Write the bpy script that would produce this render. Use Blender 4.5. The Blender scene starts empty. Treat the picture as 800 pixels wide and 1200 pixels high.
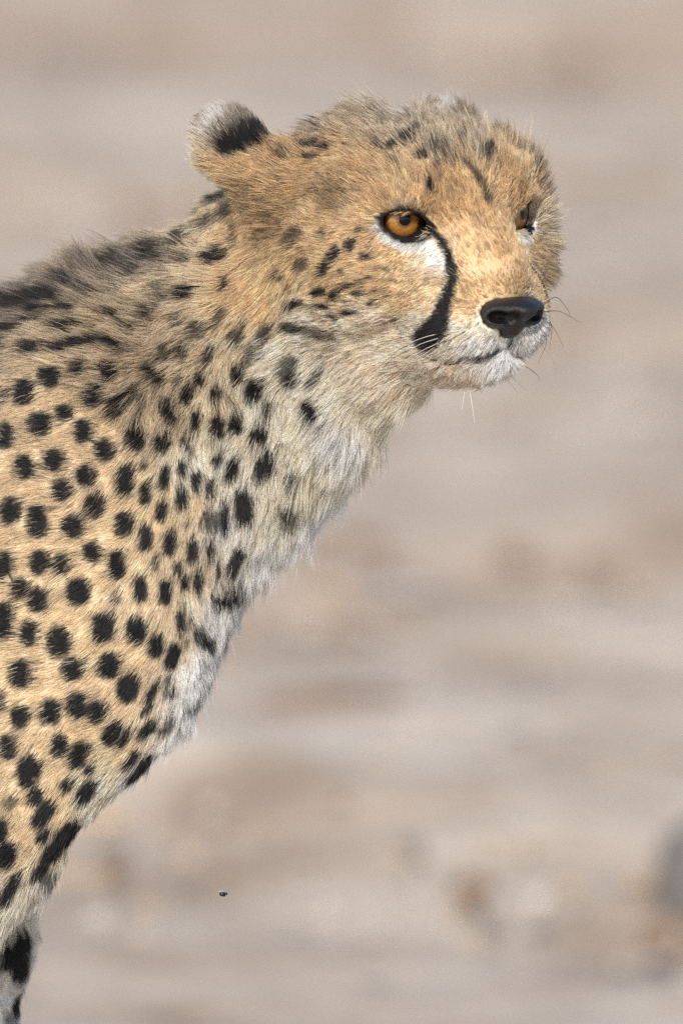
import bpy, math, numpy as np
from mathutils import Vector, Matrix
from mathutils.bvhtree import BVHTree
from mathutils.kdtree import KDTree

def log(*a): print(*a)
rng = np.random.default_rng(11)
sc = bpy.context.scene
col = sc.collection

# ------------------------------------------------------------------ camera, sky, sun, exposure
DIST, PXM = 9.0, 2400.0                       # metres to the animal, photograph pixels per metre there
PITCH = math.radians(5.7)
TGT = np.array([0, 0, .592])
FW = np.array([0, math.cos(PITCH), -math.sin(PITCH)]); RT = np.array([1., 0, 0]); UP = np.cross(RT, FW)
CAM = TGT - DIST * FW
cd = bpy.data.cameras.new('camera'); cam = bpy.data.objects.new('camera', cd); col.objects.link(cam)
cam.location = CAM; cam.rotation_euler = (math.pi / 2 - PITCH, 0, 0)
cd.sensor_fit = 'VERTICAL'; cd.sensor_height = 36; cd.lens = 36 * DIST / (1200 / PXM)
cd.clip_start = .1; cd.clip_end = 3000
cd.dof.use_dof = True; cd.dof.focus_distance = DIST - .02; cd.dof.aperture_fstop = cd.lens / 66.0
sc.camera = cam

SUN_EL, SUN_AZ = math.radians(32), math.radians(-7)      # azimuth measured from behind the camera, minus = left
sun_dir = Vector((math.sin(SUN_AZ) * math.cos(SUN_EL), -math.cos(SUN_AZ) * math.cos(SUN_EL), math.sin(SUN_EL)))
sd = bpy.data.lights.new('sun', 'SUN'); sun = bpy.data.objects.new('sun', sd); col.objects.link(sun)
sd.energy = 3.0; sd.angle = math.radians(1.5); sd.color = (1, .93, .83)
sun.rotation_euler = sun_dir.to_track_quat('Z', 'Y').to_euler(); sun.location = (0, 0, 8)
wd = bpy.data.worlds.new('World'); sc.world = wd; wd.use_nodes = True
wn = wd.node_tree.nodes; sky = wn.new('ShaderNodeTexSky'); sky.sky_type = 'NISHITA'; sky.sun_disc = False
sky.sun_elevation = SUN_EL; sky.sun_rotation = math.atan2(sun_dir.x, sun_dir.y)
wd.node_tree.links.new(sky.outputs[0], wn['Background'].inputs[0]); wn['Background'].inputs[1].default_value = .15
sc.view_settings.view_transform = 'Standard'; sc.view_settings.look = 'None'
sc.view_settings.exposure = .26; sc.view_settings.gamma = 1
sc.cycles.use_denoising = False
sc.cycles.max_bounces = 14; sc.cycles.diffuse_bounces = 10; sc.cycles.transmission_bounces = 10

# ------------------------------------------------------------------ helpers
def Wp(px, py, y):
    """world point at depth y that stands at pixel (px, py) of the photograph"""
    d = FW + RT * (px - 400) / PXM / DIST + UP * (600 - py) / PXM / DIST
    return CAM + d * ((y - CAM[1]) / d[1])
def proj(P):
    d = np.asarray(P) - CAM; z = d @ FW
    return np.stack([400 + PXM * DIST * (d @ RT) / z, 600 - PXM * DIST * (d @ UP) / z], -1)
TH = math.radians(52)
HF = np.array([math.cos(TH), -math.sin(TH), 0]); HR = np.array([-math.sin(TH), -math.cos(TH), 0]); HU = np.array([0, 0, 1.])
HM = np.stack([HF, HR, HU])                   # rows: forward, right, up of the head
HO = Wp(537, 257, 0)
def Hw(f, r, u): return HO + f * HF + r * HR + u * HU
def link_mesh(name, V, Fc, mat=None, parent=None, smooth=True):
    me = bpy.data.meshes.new(name); me.from_pydata(np.asarray(V).tolist(), [], [list(map(int, f)) for f in Fc]); me.update()
    if smooth: me.polygons.foreach_set('use_smooth', np.ones(len(me.polygons), bool))
    o = bpy.data.objects.new(name, me); col.objects.link(o)
    if mat: me.materials.append(mat)
    if parent: o.parent = parent
    return o
def mat(name, color=(.5, .5, .5), rough=.6, **kw):
    m = bpy.data.materials.new(name); m.use_nodes = True; b = m.node_tree.nodes['Principled BSDF']
    b.inputs['Base Color'].default_value = (*color, 1); b.inputs['Roughness'].default_value = rough
    for k, v in kw.items(): b.inputs[k].default_value = v
    return m

# ------------------------------------------------------------------ implicit-surface modelling
class Field:
    """rectilinear grid of a signed distance, with smooth union and subtraction of ellipsoids and round cones"""
    def __init__(s, xs, ys, zs):
        s.ax = [np.asarray(a, np.float32) for a in (xs, ys, zs)]
        s.d = np.full([len(a) for a in s.ax], .2, np.float32)
    def _sub(s, lo, hi):
        sl = tuple(slice(max(0, int(np.searchsorted(a, l)) - 1), min(len(a), int(np.searchsorted(a, h)) + 1)) for a, l, h in zip(s.ax, lo, hi))
        g = np.meshgrid(*[a[q] for a, q in zip(s.ax, sl)], indexing='ij')
        return sl, np.stack(g, -1)
    def _mix(s, sl, d, k, sub):
        a = s.d[sl]
        if sub: d = -d; h = np.clip(.5 - .5 * (a - d) / k, 0, 1); s.d[sl] = a * (1 - h) + d * h + k * h * (1 - h)
        else: h = np.clip(.5 + .5 * (a - d) / k, 0, 1); s.d[sl] = a * (1 - h) + d * h - k * h * (1 - h)
    def ell(s, c, r, axes=None, k=.01, sub=False):
        c = np.asarray(c, np.float32); r = np.asarray(r, np.float32); m = float(r.max()) + 2 * k + .02
        sl, P = s._sub(c - m, c + m); q = P - c
        if axes is not None: q = q @ np.asarray(axes, np.float32).T
        k0 = np.linalg.norm(q / r, axis=-1); k1 = np.linalg.norm(q / r ** 2, axis=-1) + 1e-6
        s._mix(sl, np.where(k0 < .05, -r.min(), k0 * (k0 - 1) / k1), k, sub)
    def cone(s, a, b, ra, rb, k=.01, sub=False, wy=1.0):
        a = np.array(a, np.float32); b = np.array(b, np.float32); m = max(ra, rb) * max(1, wy) + 2 * k + .02
        sl, P = s._sub(np.minimum(a, b) - m, np.maximum(a, b) + m)
        sc_ = np.array([1, 1 / wy, 1], np.float32); q = (P - a) * sc_; ab = (b - a) * sc_
        h = np.clip((q @ ab) / (ab @ ab), 0, 1)
        d = np.linalg.norm(q - h[..., None] * ab, axis=-1) - (ra + (rb - ra) * h)
        s._mix(sl, d * min(1, wy), k, sub)
    def mesh(s):
        """naive surface nets"""
        d = s.d; ins = d < 0
        n = np.array(d.shape) - 1
        acc = np.zeros((*n, 3), np.float32); cnt = np.zeros(n, np.float32)
        for ax in range(3):
            sl0 = [slice(None)] * 3; sl1 = [slice(None)] * 3; sl0[ax] = slice(0, -1); sl1[ax] = slice(1, None)
            d0, d1 = d[tuple(sl0)], d[tuple(sl1)]; cr = (d0 < 0) != (d1 < 0)
            idx = np.argwhere(cr); t = d0[cr] / (d0[cr] - d1[cr])
            P = np.stack([s.ax[i][idx[:, i]] for i in range(3)], -1)
            P[:, ax] += t * (s.ax[ax][idx[:, ax] + 1] - s.ax[ax][idx[:, ax]])
            o = [i for i in range(3) if i != ax]
            for da in (0, -1):
                for db in (0, -1):
                    j = idx.copy(); j[:, o[0]] += da; j[:, o[1]] += db
                    ok = np.all((j >= 0) & (j < n), 1)
                    np.add.at(acc, tuple(j[ok].T), P[ok]); np.add.at(cnt, tuple(j[ok].T), 1)
        vid = np.full(n, -1); act = cnt > 0; vid[act] = np.arange(act.sum()); V = acc[act] / cnt[act][:, None]
        Q = []
        for ax in range(3):
            sl0 = [slice(None)] * 3; sl1 = [slice(None)] * 3; sl0[ax] = slice(0, -1); sl1[ax] = slice(1, None)
            i0, i1 = ins[tuple(sl0)], ins[tuple(sl1)]
            o0, o1 = [(1, 2), (2, 0), (0, 1)][ax]
            for flip in (0, 1):
                idx = np.argwhere((i0 & ~i1) if not flip else (~i0 & i1))
                idx = idx[(idx[:, o0] > 0) & (idx[:, o1] > 0) & (idx[:, o0] < n[o0]) & (idx[:, o1] < n[o1])]
                def g(a, b):
                    j = idx.copy(); j[:, o0] += a; j[:, o1] += b; return vid[tuple(j.T)]
                q = np.stack([g(-1, -1), g(0, -1), g(0, 0), g(-1, 0)], -1)
                Q.append(q[:, ::-1] if flip else q)
        return V, np.concatenate(Q)
def axis(*segs):
    """axis coordinates from (start, end, step) runs"""
    out = []
    for a, b, st in segs: out.append(np.arange(a, b - st * .3, st))
    return np.concatenate(out + [[segs[-1][1]]])

# ------------------------------------------------------------------ the cheetah's body, one surface
X0 = Wp(205, 0, 0)[0]; X1 = Wp(662, 0, 0)[0]; Z0 = Wp(0, 470, 0)[2]; Z1 = Wp(0, 95, 0)[2]
fld = Field(axis((-1.45, -.45, .008), (-.45, X0, .004), (X0, X1 + .02, .0018)),
            axis((-.12, -.065, .003), (-.065, .115, .0018), (.115, .26, .0045)),
            axis((-.006, .3, .006), (.3, Z0, .0045), (Z0, Z1 + .02, .0018)))
def px(v): return v / PXM
E_, K_ = fld.ell, fld.cone
def E2(x, y, dep, rx, rz, ry, ang=0, k=.02, **kw):
    """ellipsoid at pixel, in-picture radii in pixels tilted by ang (degrees), depth radius in metres"""
    a = math.radians(ang); E_(Wp(x, y, dep), (px(rx), ry, px(rz)), [[math.cos(a), 0, math.sin(a)], [0, 1, 0], [-math.sin(a), 0, math.cos(a)]], k, **kw)
def K2(a, b, ra, rb, k=.02, wy=1.0): K_(Wp(*a), Wp(*b), px(ra), px(rb), k, wy=wy)
# trunk
E2(-260, 635, .100, 470, 275, .082, 0, .03)
K_((-.33, .105, .585), (-.62, .12, .60), .098, .080, .04, wy=.8)
E_((-.68, .125, .60), (.13, .085, .095), None, .04)
E2(-30, 500, .085, 150, 112, .055, 20, .03)            # withers
K2((240, 340, .085), (-60, 445, .09), 50, 66, .02)     # crest of the neck
# neck
K2((358, 326, .068), (245, 440, .074), 108, 148, .02, .9)
K2((245, 440, .074), (75, 580, .080), 148, 190, .02, .86)
E2(300, 505, .066, 75, 105, .045, -25, .03)
K2((275, 555, .07), (160, 700, .078), 86, 80, .025, .9)
E2(442, 424, .040, 60, 46, .035, -25, .02)
E2(372, 490, .058, 62, 66, .040, -35, .025)             # throat
# chest and near shoulder
E2(150, 745, .076, 86, 125, .052, -8, .03)
E2(70, 640, .022, 125, 250, .030, -8, .05)
E2(165, 610, .035, 90, 140, .030, -20, .05)
K2((125, 800, .012), (-22, 952, .012), 80, 98, .035, .7)
# near foreleg, drawn back
def limb(pts, k=.014):
    for (a, ra), (b, rb) in zip(pts, pts[1:]): K_(a, b, ra, rb, k)
def paw(x, y, sx=1):
    E_((x + .020, y, .022), (.052, .030, .026), None, .012)
    for i, oy in enumerate((-.024, -.008, .009, .024)):
        E_((x + .062 - abs(i - 1.5) * .006, y + oy, .016), (.022, .0095, .017), None, .005)
wn1 = Wp(-185, 1330, .015); wp1 = Wp(-235, 1560, .015)
limb([(Wp(-24, 985, .014), px(84)), (Wp(-112, 1150, .014), px(60)), (wn1, px(42)), (wp1, px(38)), (np.array([wp1[0] - .03, .015, .05]), px(38))])
paw(wp1[0] - .03, .015)
# far foreleg
K2((85, 840, .130), (-24, 985, .140), 50, 50, .025)
limb([(Wp(-16, 1000, .142), px(54)), (Wp(-12, 1110, .145), px(46)), (Wp(-30, 1210, .145), px(44)), (Wp(-42, 1320, .145), px(40)), (Wp(-38, 1560, .145), px(35)), (np.array([Wp(-45, 0, .145)[0], .145, .05]), px(38))])
paw(Wp(-45, 0, .145)[0], .145)
# hind legs and tail
for y, dx in ((.058, 0.), (.192, -.14)):
    E_((-.66 + dx * .3, y, .50), (.095, .045, .13), [[.94, 0, .34], [0, 1, 0], [-.34, 0, .94]], .03)
    limb([(np.array([-.63 + dx * .4, y, .47]), .062), (np.array([-.60 + dx * .8, y - .003, .37]), .046), (np.array([-.70 + dx, y, .28]), .034), (np.array([-.775 + dx, y, .215]), .022), (np.array([-.745 + dx, y, .12]), .020), (np.array([-.735 + dx, y, .05]), .019)], .02)
    paw(-.735 + dx, y)
limb([(np.array(p_), r_) for p_, r_ in (((-.79, .13, .62), .03), ((-.88, .135, .54), .022), ((-.96, .14, .42), .02), ((-1.05, .15, .33), .02), ((-1.17, .16, .30), .02), ((-1.28, .17, .34), .018), ((-1.36, .18, .42), .014))])
# head
def HE(f, r, u, rf, rr, ru, k=.012, pitch=0, yaw=0, sub=False, to=None):
    for sgn in ((1, -1) if r else (1,)):
        M = HM.copy()
        if pitch or yaw:
            ca, sa = math.cos(math.radians(pitch)), math.sin(math.radians(pitch)); cy, sy = math.cos(math.radians(yaw)), math.sin(math.radians(yaw)) * sgn
            L = np.array([[ca * cy, ca * sy, sa], [-sy, cy, 0], [-sa * cy, -sa * sy, ca]]); M = L @ HM
        (to or fld).ell(Hw(f, r * sgn, u), (rf, rr, ru), M, k, sub)
HE(-.058, 0, .001, .064, .048, .046)                   # cranium
HE(-.019, 0, .0095, .040, .041, .034)                   # forehead
HE(-.030, .034, .001, .032, .024, .027, .016)          # temples
HE(-.009, .026, .0150, .018, .018, .011, .012)         # brow
fld.cone(Hw(.003, 0, .000), Hw(.031, 0, -.0285), .0180, .0150, .010)   # bridge of the nose
HE(.012, .009, -.018, .022, .011, .015, .010)
HE(.0185, .0140, -.0490, .0240, .0190, .0180, .010)    # muzzle pads
HE(.006, .018, -.035, .026, .021, .018, .012)
HE(.012, 0, -.067, .0215, .0185, .0095, .009)          # chin
HE(-.022, 0, -.060, .045, .030, .018, .016)            # lower jaw
HE(-.030, .036, -.018, .034, .027, .036, .014)         # cheeks
HE(-.062, .035, -.028, .036, .025, .036, .016)
# mouth line
for sgn in (1, -1):
    mp = [Hw(.0390, .0005 * sgn, -.0590), Hw(.034, .008 * sgn, -.0640), Hw(.023, .0190 * sgn, -.0655), Hw(.010, .0260 * sgn, -.0640)]
    for a, b in zip(mp, mp[1:]): fld.cone(a, b, .0017, .0013, .003, sub=True)
# ears
def ear(c, ax3, r, off, k=.008):
    E_(c, r, ax3, k); E_(np.asarray(c) + off, np.asarray(r) * .88, ax3, .003, True)
def frame(a, b):
    a = np.array(a, float); a /= np.linalg.norm(a); b = np.array(b, float); b -= a * (a @ b); b /= np.linalg.norm(b); return np.stack([a, b, np.cross(a, b)])
K2((345, 215, .040), (295, 192, .040), 42, 34, .015)
K2((330, 250, .050), (275, 262, .070), 40, 26, .02)
EAR_C = Wp(268, 168, .040)
ear(EAR_C, frame((-.80, 0, .50), (-.3, -.9, 0)), (px(46), .015, px(38)), np.array([-.013, .009, .000]))
ear(Wp(522, 160, .088), frame((.1, .2, .95), (.5, -.6, .2)), (px(36), .012, px(34)), np.array([.004, -.010, .002]))
# orbits
EYE_R, EYE_F, EYE_S, EYE_U = .0135, -.0105, .0306, .0010
def eye_c(sgn): return Hw(EYE_F, EYE_S, EYE_U) if sgn > 0 else Hw(EYE_F + .0015, -EYE_S - .0022, EYE_U)
def eyeframe(sgn):
    g = (math.cos(.35) * HF + math.sin(.35) * HR * sgn); g = g / np.linalg.norm(g)
    side = np.cross(HU, g) * sgn; side = side if side @ HR * sgn > 0 else -side      # towards the outer corner
    t = math.radians(11); return g, math.cos(t) * side + math.sin(t) * HU, -math.sin(t) * side + math.cos(t) * HU
for sgn in (1, -1):
    g, sdv, uv = eyeframe(sgn)
    fld.ell(eye_c(sgn) + g * .006 - uv * .001, (.016, .0142, .0082), np.stack([g, sdv, uv]), .002, True)
HE(.0480, 0, -.0440, .0110, .0125, .0070, .003, sub=True); HE(.0450, .0105, -.0440, .0095, .0062, .0055, .003, sub=True)
BV, BF = fld.mesh(); log('mesh', BV.shape)
cheetah = bpy.data.objects.new('cheetah', None); col.objects.link(cheetah)
cheetah['label'] = 'young spotted cheetah standing with its head turned to look past the camera'; cheetah['category'] = 'cheetah'

# ------------------------------------------------------------------ nose leather, with nostrils
nb = Hw(.03, 0, -.045)
nf = Field(axis((nb[0] - .034, nb[0] + .034, .0008)), axis((nb[1] - .034, nb[1] + .034, .0008)), axis((nb[2] - .022, nb[2] + .024, .0008)))
HE(.0445, 0, -.0408, .0120, .0146, .0060, .004, to=nf, pitch=-4)
HE(.0410, .0100, -.0432, .0110, .0084, .0066, .004, to=nf)
HE(.0385, 0, -.0488, .0085, .0066, .0068, .005, to=nf)
HE(.0540, .0078, -.0452, .0085, .0042, .0042, .002, to=nf, sub=True, yaw=18)
HE(.0490, .0140, -.0440, .0090, .0055, .0032, .002, to=nf, sub=True, yaw=40)
nf.cone(Hw(.0560, 0, -.045), Hw(.0465, 0, -.059), .0018, .0018, .002, sub=True)
NV, NF = nf.mesh()

# ------------------------------------------------------------------ coat: where the pixels of the photograph meet the body
bvh = BVHTree.FromPolygons(BV.tolist(), BF.tolist())
def cast(x, y):
    """body point and normal seen at a pixel (the nearest point of the body when the pixel just misses it)"""
    d = FW + RT * (x - 400) / PXM / DIST + UP * (600 - y) / PXM / DIST; d = d / np.linalg.norm(d)
    h, n, _, _ = bvh.ray_cast(Vector(CAM), Vector(d))
    if h is None: h, n, _, _ = bvh.find_nearest(Vector(CAM + d * (DIST + .03)))
    n = np.array(n); return np.array(h), (n if n @ d < 0 else -n)
def is_head(P): return ((P - HO) @ HF > -.085) & ((P - HO) @ HU > -.10)
def mirror_head(P): q = (P - HO); r = q @ HR; return P - 2 * np.multiply.outer(r, HR)

# hair guides: pixel, direction in the picture (degrees, 0 = right, 90 = up), lift (degrees), length (mm), colour
PAL = {'T': (.78, .63, .43), 'L': (.84, .695, .50), 'G': (.66, .455, .25), 'F': (.77, .57, .345), 'P': (.93, .85, .70), 'W': (.95, .94, .92),
       'B': (.50, .345, .185), 'C': (.57, .465, .345), 'K': (.38, .31, .25), 'S': (.82, .79, .75), 'R': (.92, .78, .64), 'M': (.66, .53, .37)}
GUIDES = '''
10 420 188 18 11 M/60 460 190 14 8.5 T/10 520 186 12 7.6 T/100 520 196 12 7.6 T/40 620 186 11 7.6 T/20 700 190 11 7.6 T/110 640 205 11 7.6 T/100 740 212 11 7.6 T
150 560 225 13 8.5 T/190 600 238 14 9.3 T/180 700 235 12 7.6 L/205 740 236 14 8.5 L/150 790 222 12 7.6 T/40 800 195 11 7.6 T/20 880 205 11 7.6 T/100 850 216 12 7.6 T
60 930 220 12 8.5 T/150 870 224 14 9.3 L/120 925 222 20 9.8 P/175 895 222 22 12 W/70 980 228 14 9.3 L/20 970 220 12 8.5 T/30 1050 238 18 12 P/5 1090 245 18 12 P/25 1130 265 10 8 S/10 1180 268 10 8 W/55 1040 300 35 12 S
0 355 165 28 20 K/50 335 150 34 24 K/100 312 122 42 30 K/130 330 140 40 28 M/80 380 165 30 18 M/150 300 150 30 24 K/190 280 165 28 15 K/225 260 175 28 15 M/150 370 165 34 24 M/120 420 185 26 13.5 M/170 420 205 30 16.5 M
190 340 190 28 15 L/230 330 210 24 13.5 L/250 270 215 24 13.5 L/210 400 225 26 15 L/200 470 240 26 13.5 M/240 450 245 24 12.8 L/280 400 235 22 12.8 L/290 330 225 20 12 F/280 260 205 20 10.5 F
230 540 258 22 11.2 P/260 600 262 24 12 S/225 590 252 20 9.8 L/300 480 250 24 13.5 P/300 560 262 26 15 P/340 500 246 26 15 P/330 590 262 28 16.5 P/290 640 262 28 15 P/370 540 256 32 18 P/400 510 250 34 19.5 W/360 600 262 36 19.5 W/320 655 268 36 18 W
270 700 285 30 15 S/240 720 280 24 12 S/255 770 305 28 13.5 W/230 790 302 24 12 W/245 830 318 34 15 W/215 850 300 30 13.5 W/225 660 256 18 12 L
380 440 226 26 13.5 P/420 470 236 32 18 P/450 480 238 36 19.5 P/480 455 232 34 16.5 P/430 430 218 20 9.8 R/470 440 222 22 10.5 R/500 450 230 24 11.2 R
360 380 214 20 10.5 P/330 420 232 22 12 P/400 400 208 15 10 R/320 350 222 18 10.5 F/340 300 205 18 11 F/400 330 198 13 8 F/450 330 192 11 7 F/440 370 196 12 8 R/480 350 190 15 6.9 F/490 380 200 11 7 P/500 320 188 14 5.8 F
380 270 188 14 9 F/420 280 190 12 7 F/455 288 200 14 5.2 F/495 295 215 14 5.2 P/475 296 205 14 5.2 F/510 310 205 14 5.2 P/430 255 182 12 7 F
330 250 180 20 12 B/300 225 172 22 10.5 B/350 215 160 20 12 G/400 230 150 18 10 B/440 235 135 16 8 G/470 238 112 20 6 F/500 245 85 21 5.8 G/520 250 100 17 5.8 G
300 200 165 18 12 F/330 180 158 20 12 G/380 180 145 24 9.8 G/430 200 128 24 11 G/480 200 110 24 10 F/400 150 130 34 14.4 C/450 130 115 38 15.4 C/500 135 100 38 14.4 C/540 145 85 36 13.4 C/480 160 112 30 11.8 C/520 180 100 26 13.2 C/560 180 88 26 12.0 C/560 215 95 18 7 G/590 190 72 30 9.8 G/530 215 104 20 8 G
555 250 104 15 5.8 G/580 260 98 14 5.2 G/560 300 110 14 4.6 F/590 300 102 13 4 G/605 330 98 13 3.4 B/580 340 120 13 4 F/545 300 125 13 4.6 F/540 330 160 13 4.6 F/545 360 188 14 5.2 F/560 350 150 13 4 F/570 385 205 15 5.2 P/540 385 196 15 5.8 P/560 405 214 17 6.3 W/530 405 206 17 6.3 P/590 405 230 17 5.8 W/625 385 300 19 5.8 W/610 410 290 19 6.9 W
585 428 258 22 8 W/600 435 285 22 8 W/560 435 242 22 8 R/530 430 228 20 8 R/560 450 250 26 9 W/500 425 215 16 8 R
285 190 150 16 8 F/255 200 150 20 9 F/275 165 140 14 8 K/245 140 135 16 7 S/228 150 160 20 7 C/235 185 175 30 12 P/250 215 195 30 12 P/300 155 120 20 9 K/520 125 100 18 6 S/505 128 105 18 6 S/540 130 90 18 6 S/522 134 95 18 6 S'''
gl = [g.split() for ln in GUIDES.strip().splitlines() for g in ln.split('/')]
gp, gd, gq = [], [], []
for x, y, an, li, le, ck in gl:
    P, n = cast(float(x), float(y)); a = math.radians(float(an)); d = math.cos(a) * RT + math.sin(a) * UP
    v = -FW; t = d - n * (d @ n); t /= np.linalg.norm(t) + 1e-9
    gp.append(P); gd.append(t); gq.append((math.radians(float(li)), float(le) * .001, *PAL[ck]))
    if is_head(P) and float(x) < 560 and (P - HO) @ HR > 0.012 and float(x) > 310:
        gp.append(mirror_head(P)); gd.append(t - 2 * (t @ HR) * HR); gq.append(gq[-1])
    elif float(x) < 300 and not (200 < float(x) and float(y) < 225):          # the far flank
        yc = .085 + max(0, -P[0] - .15) * .06
        gp.append(np.array([P[0], 2 * yc - P[1], P[2]])); gd.append(t * [1, -1, 1]); gq.append(gq[-1])
for P, d, li, le, ck in (((-.35, .02, .66), (-1, 0, -.1), 14, 9, 'T'), ((-.4, .02, .50), (-1, 0, -.25), 14, 9, 'P'), ((-.6, .05, .62), (-1, 0, -.15), 14, 9, 'T'), ((-.7, .02, .5), (-.6, 0, -.8), 14, 9, 'T'),
                          ((-.74, .05, .15), (0, 0, -1), 12, 7, 'P'), ((-1.0, .14, .38), (-1, 0, -.4), 18, 12, 'T'), ((-1.3, .17, .36), (-1, 0, .3), 18, 14, 'W'), ((-.27, .0, .1), (0, 0, -1), 12, 7, 'L'), ((-.2, .14, .1), (0, 0, -1), 12, 7, 'L'),
                          ((-.6, .2, .62), (-1, 0, -.15), 14, 9, 'T'), ((-.35, .18, .6), (-1, 0, -.1), 14, 9, 'T'), ((-.4, .1, .47), (-1, 0, 0), 18, 14, 'W'), ((-.2, .08, .45), (-.8, 0, -.4), 18, 14, 'W')):
    gp.append(np.array(P)); gd.append(np.array(d) / np.linalg.norm(d)); gq.append((math.radians(li), le * .001, *PAL[ck]))
def snap(P): return np.array(bvh.find_nearest(Vector(P))[0])
for f, r, u, du, le, ck in ((-.012, .050, .034, .9, 19, 'C'), (-.008, .056, .022, .6, 20, 'C'), (-.006, .060, .010, .3, 20, 'C'), (-.004, .060, -.004, .05, 19, 'S'), (-.006, .060, -.016, -.2, 18, 'C'), (-.008, .058, -.028, -.4, 17, 'C'), (-.012, .054, -.040, -.7, 15, 'P')):
    d = -.5 * HF - .6 * HR + du * HU; S_ = snap(Hw(f, -r, u))
    for _ in range(3): gp.append(S_); gd.append(d / np.linalg.norm(d)); gq.append((math.radians(62), le * .001, *PAL[ck]))
for x, y, dep, an, ck in ((150, 900, .05, 222, 'P'), (110, 945, .05, 222, 'P'), (80, 985, .05, 225, 'P'), (45, 1040, .05, 232, 'P'), (190, 880, .06, 225, 'W'), (130, 915, .09, 225, 'W'), (80, 980, .09, 225, 'W'), (20, 1080, .05, 240, 'P')):
    a = math.radians(an); gp.append(snap(Wp(x, y, dep))); gd.append(math.cos(a) * RT + math.sin(a) * UP); gq.append((math.radians(20), .012, *PAL[ck]))
gp, gd, gq = np.array(gp), np.array(gd), np.array(gq)
def guide(P):
    out_d = np.zeros_like(P); out_q = np.zeros((len(P), 5))
    for i in range(0, len(P), 20000):
        d2 = ((P[i:i + 20000, None] - gp[None]) ** 2).sum(-1); w = 1 / (d2 + 4e-5) ** 2.2; w /= w.sum(1, keepdims=True)
        out_d[i:i + 20000] = w @ gd; out_q[i:i + 20000] = w @ gq
    return out_d, out_q

# spots of the coat: centre, half-width, half-height, tilt (degrees, of the long axis from upright, + = leaning right), strength
def spots(s, x0, y0, z):
    return [(x0 + v[0] / z, y0 + v[1] / z, v[2] / z, v[3] / z, v[4] if len(v) > 4 else 0, v[5] if len(v) > 5 else 1.) for v in ([float(q) for q in e.split()] for e in s.replace('\n', '/').split('/') if e.strip())]
SP = []
SP += spots('''118 45 36 38/10 80 30 45/195 12 30 28/255 68 30 40/72 180 35 40/165 158 33 37/187 253 30 36/262 212 32 40/320 128 30 40/420 95 32 42/505 108 28 33/445 180 13 16 0 .8/388 228 28 52/452 268 19 38/513 225 19 36/570 190 17 30/30 320 35 45/115 350 33 52/292 305 33 38/225 368 36 38/503 322 19 33/568 285 20 38/385 360 30 40/452 408 22 40/528 422 20 40/585 362 8 16 0 .6/600 450 18 38/658 458 16 28/12 485 28 42/120 478 31 40/188 488 28 35/283 448 30 35/360 492 30 48/483 487 12 22/555 505 13 28/57 560 27 33/115 597 32 38/240 572 40 44/437 565 24 40/515 578 20 42/577 555 15 32/620 545 16 40/362 592 16 22 20 .9/8 660 28 60/87 700 28 42/180 728 37 48/318 685 38 48/423 695 33 42/485 745 27 38/567 668 16 42/540 775 22 45 18''', 0, 480, 2.667)
SP += spots('''58 130 34 45/217 118 33 38/328 110 35 42/390 178 35 45 15/0 215 12 35/232 228 32 42/290 250 28 35/148 250 33 43/57 265 30 36/462 195 15 40 38/450 245 11 28 40/18 358 27 42/337 318 24 38 25/375 335 14 32 35/450 305 18 38 48/510 300 16 36 40 .6/177 352 25 36/235 382 28 46 22/87 432 38 50/270 427 16 22 30/400 400 16 34 35/428 437 20 62 40/200 478 20 26 40/105 508 25 30/28 528 20 22 0 .5/258 502 24 44 35/130 565 26 50 35/0 610 22 40/130 635 20 28 20/185 650 26 85 38/120 745 20 35 35/10 690 35 45 20/28 800 20 62 28/150 770 22 34 30 .6/8 940 14 38/68 1005 26 80 6/5 1030 12 20 0 .5/35 1195 20 12 0 .5''', 0, 740, 2.61)
SP += spots('''475 115 38 95 25/380 175 14 60/440 325 48 100 72/300 560 38 85 -45/430 600 22 40 0 .5/215 460 10 50 15/195 580 10 30/310 740 18 42 60 .45/320 835 22 45 50 .6/95 870 25 42 90/80 800 14 40 10/240 960 22 68 60 .65/80 1085 24 75 40 .6''', 180, 640, 5)
SP += spots('''205 20 30 30 0 .6/330 45 25 35 20 .6/413 40 20 28 20 .8/500 15 18 35 90 .8/590 35 18 52 -75 .5/105 90 20 30 0 .6/158 90 22 30 0 .7/245 105 18 30 20 .7/70 160 22 48 -35 .9/220 180 18 30/150 185 14 22 0 .5/338 165 20 35 -10/375 100 18 35 10 .5/390 215 25 38/485 150 24 42 -15 .6/505 180 15 30 0 .9/565 185 14 22 20 .7/180 225 18 32/272 230 20 32 -10/125 280 22 42 -25/320 245 10 15 0 .4/433 275 18 30 0 .8/560 280 24 40 -12/590 345 9 20 0 .4/210 310 14 38/278 325 24 38/335 315 22 38/405 355 28 38 20/105 375 30 33/185 385 11 38 -30/425 455 30 46 18/278 430 18 24/325 460 20 42 12/215 495 17 35/258 520 17 28/510 505 20 38 -12 .85/580 465 6 24 0 .4/362 580 28 58 -8/260 620 34 36 20 .65/303 615 12 50/500 620 20 36 -20 .85/580 570 9 14 0 .3''', 150, 380, 2.667)
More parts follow.
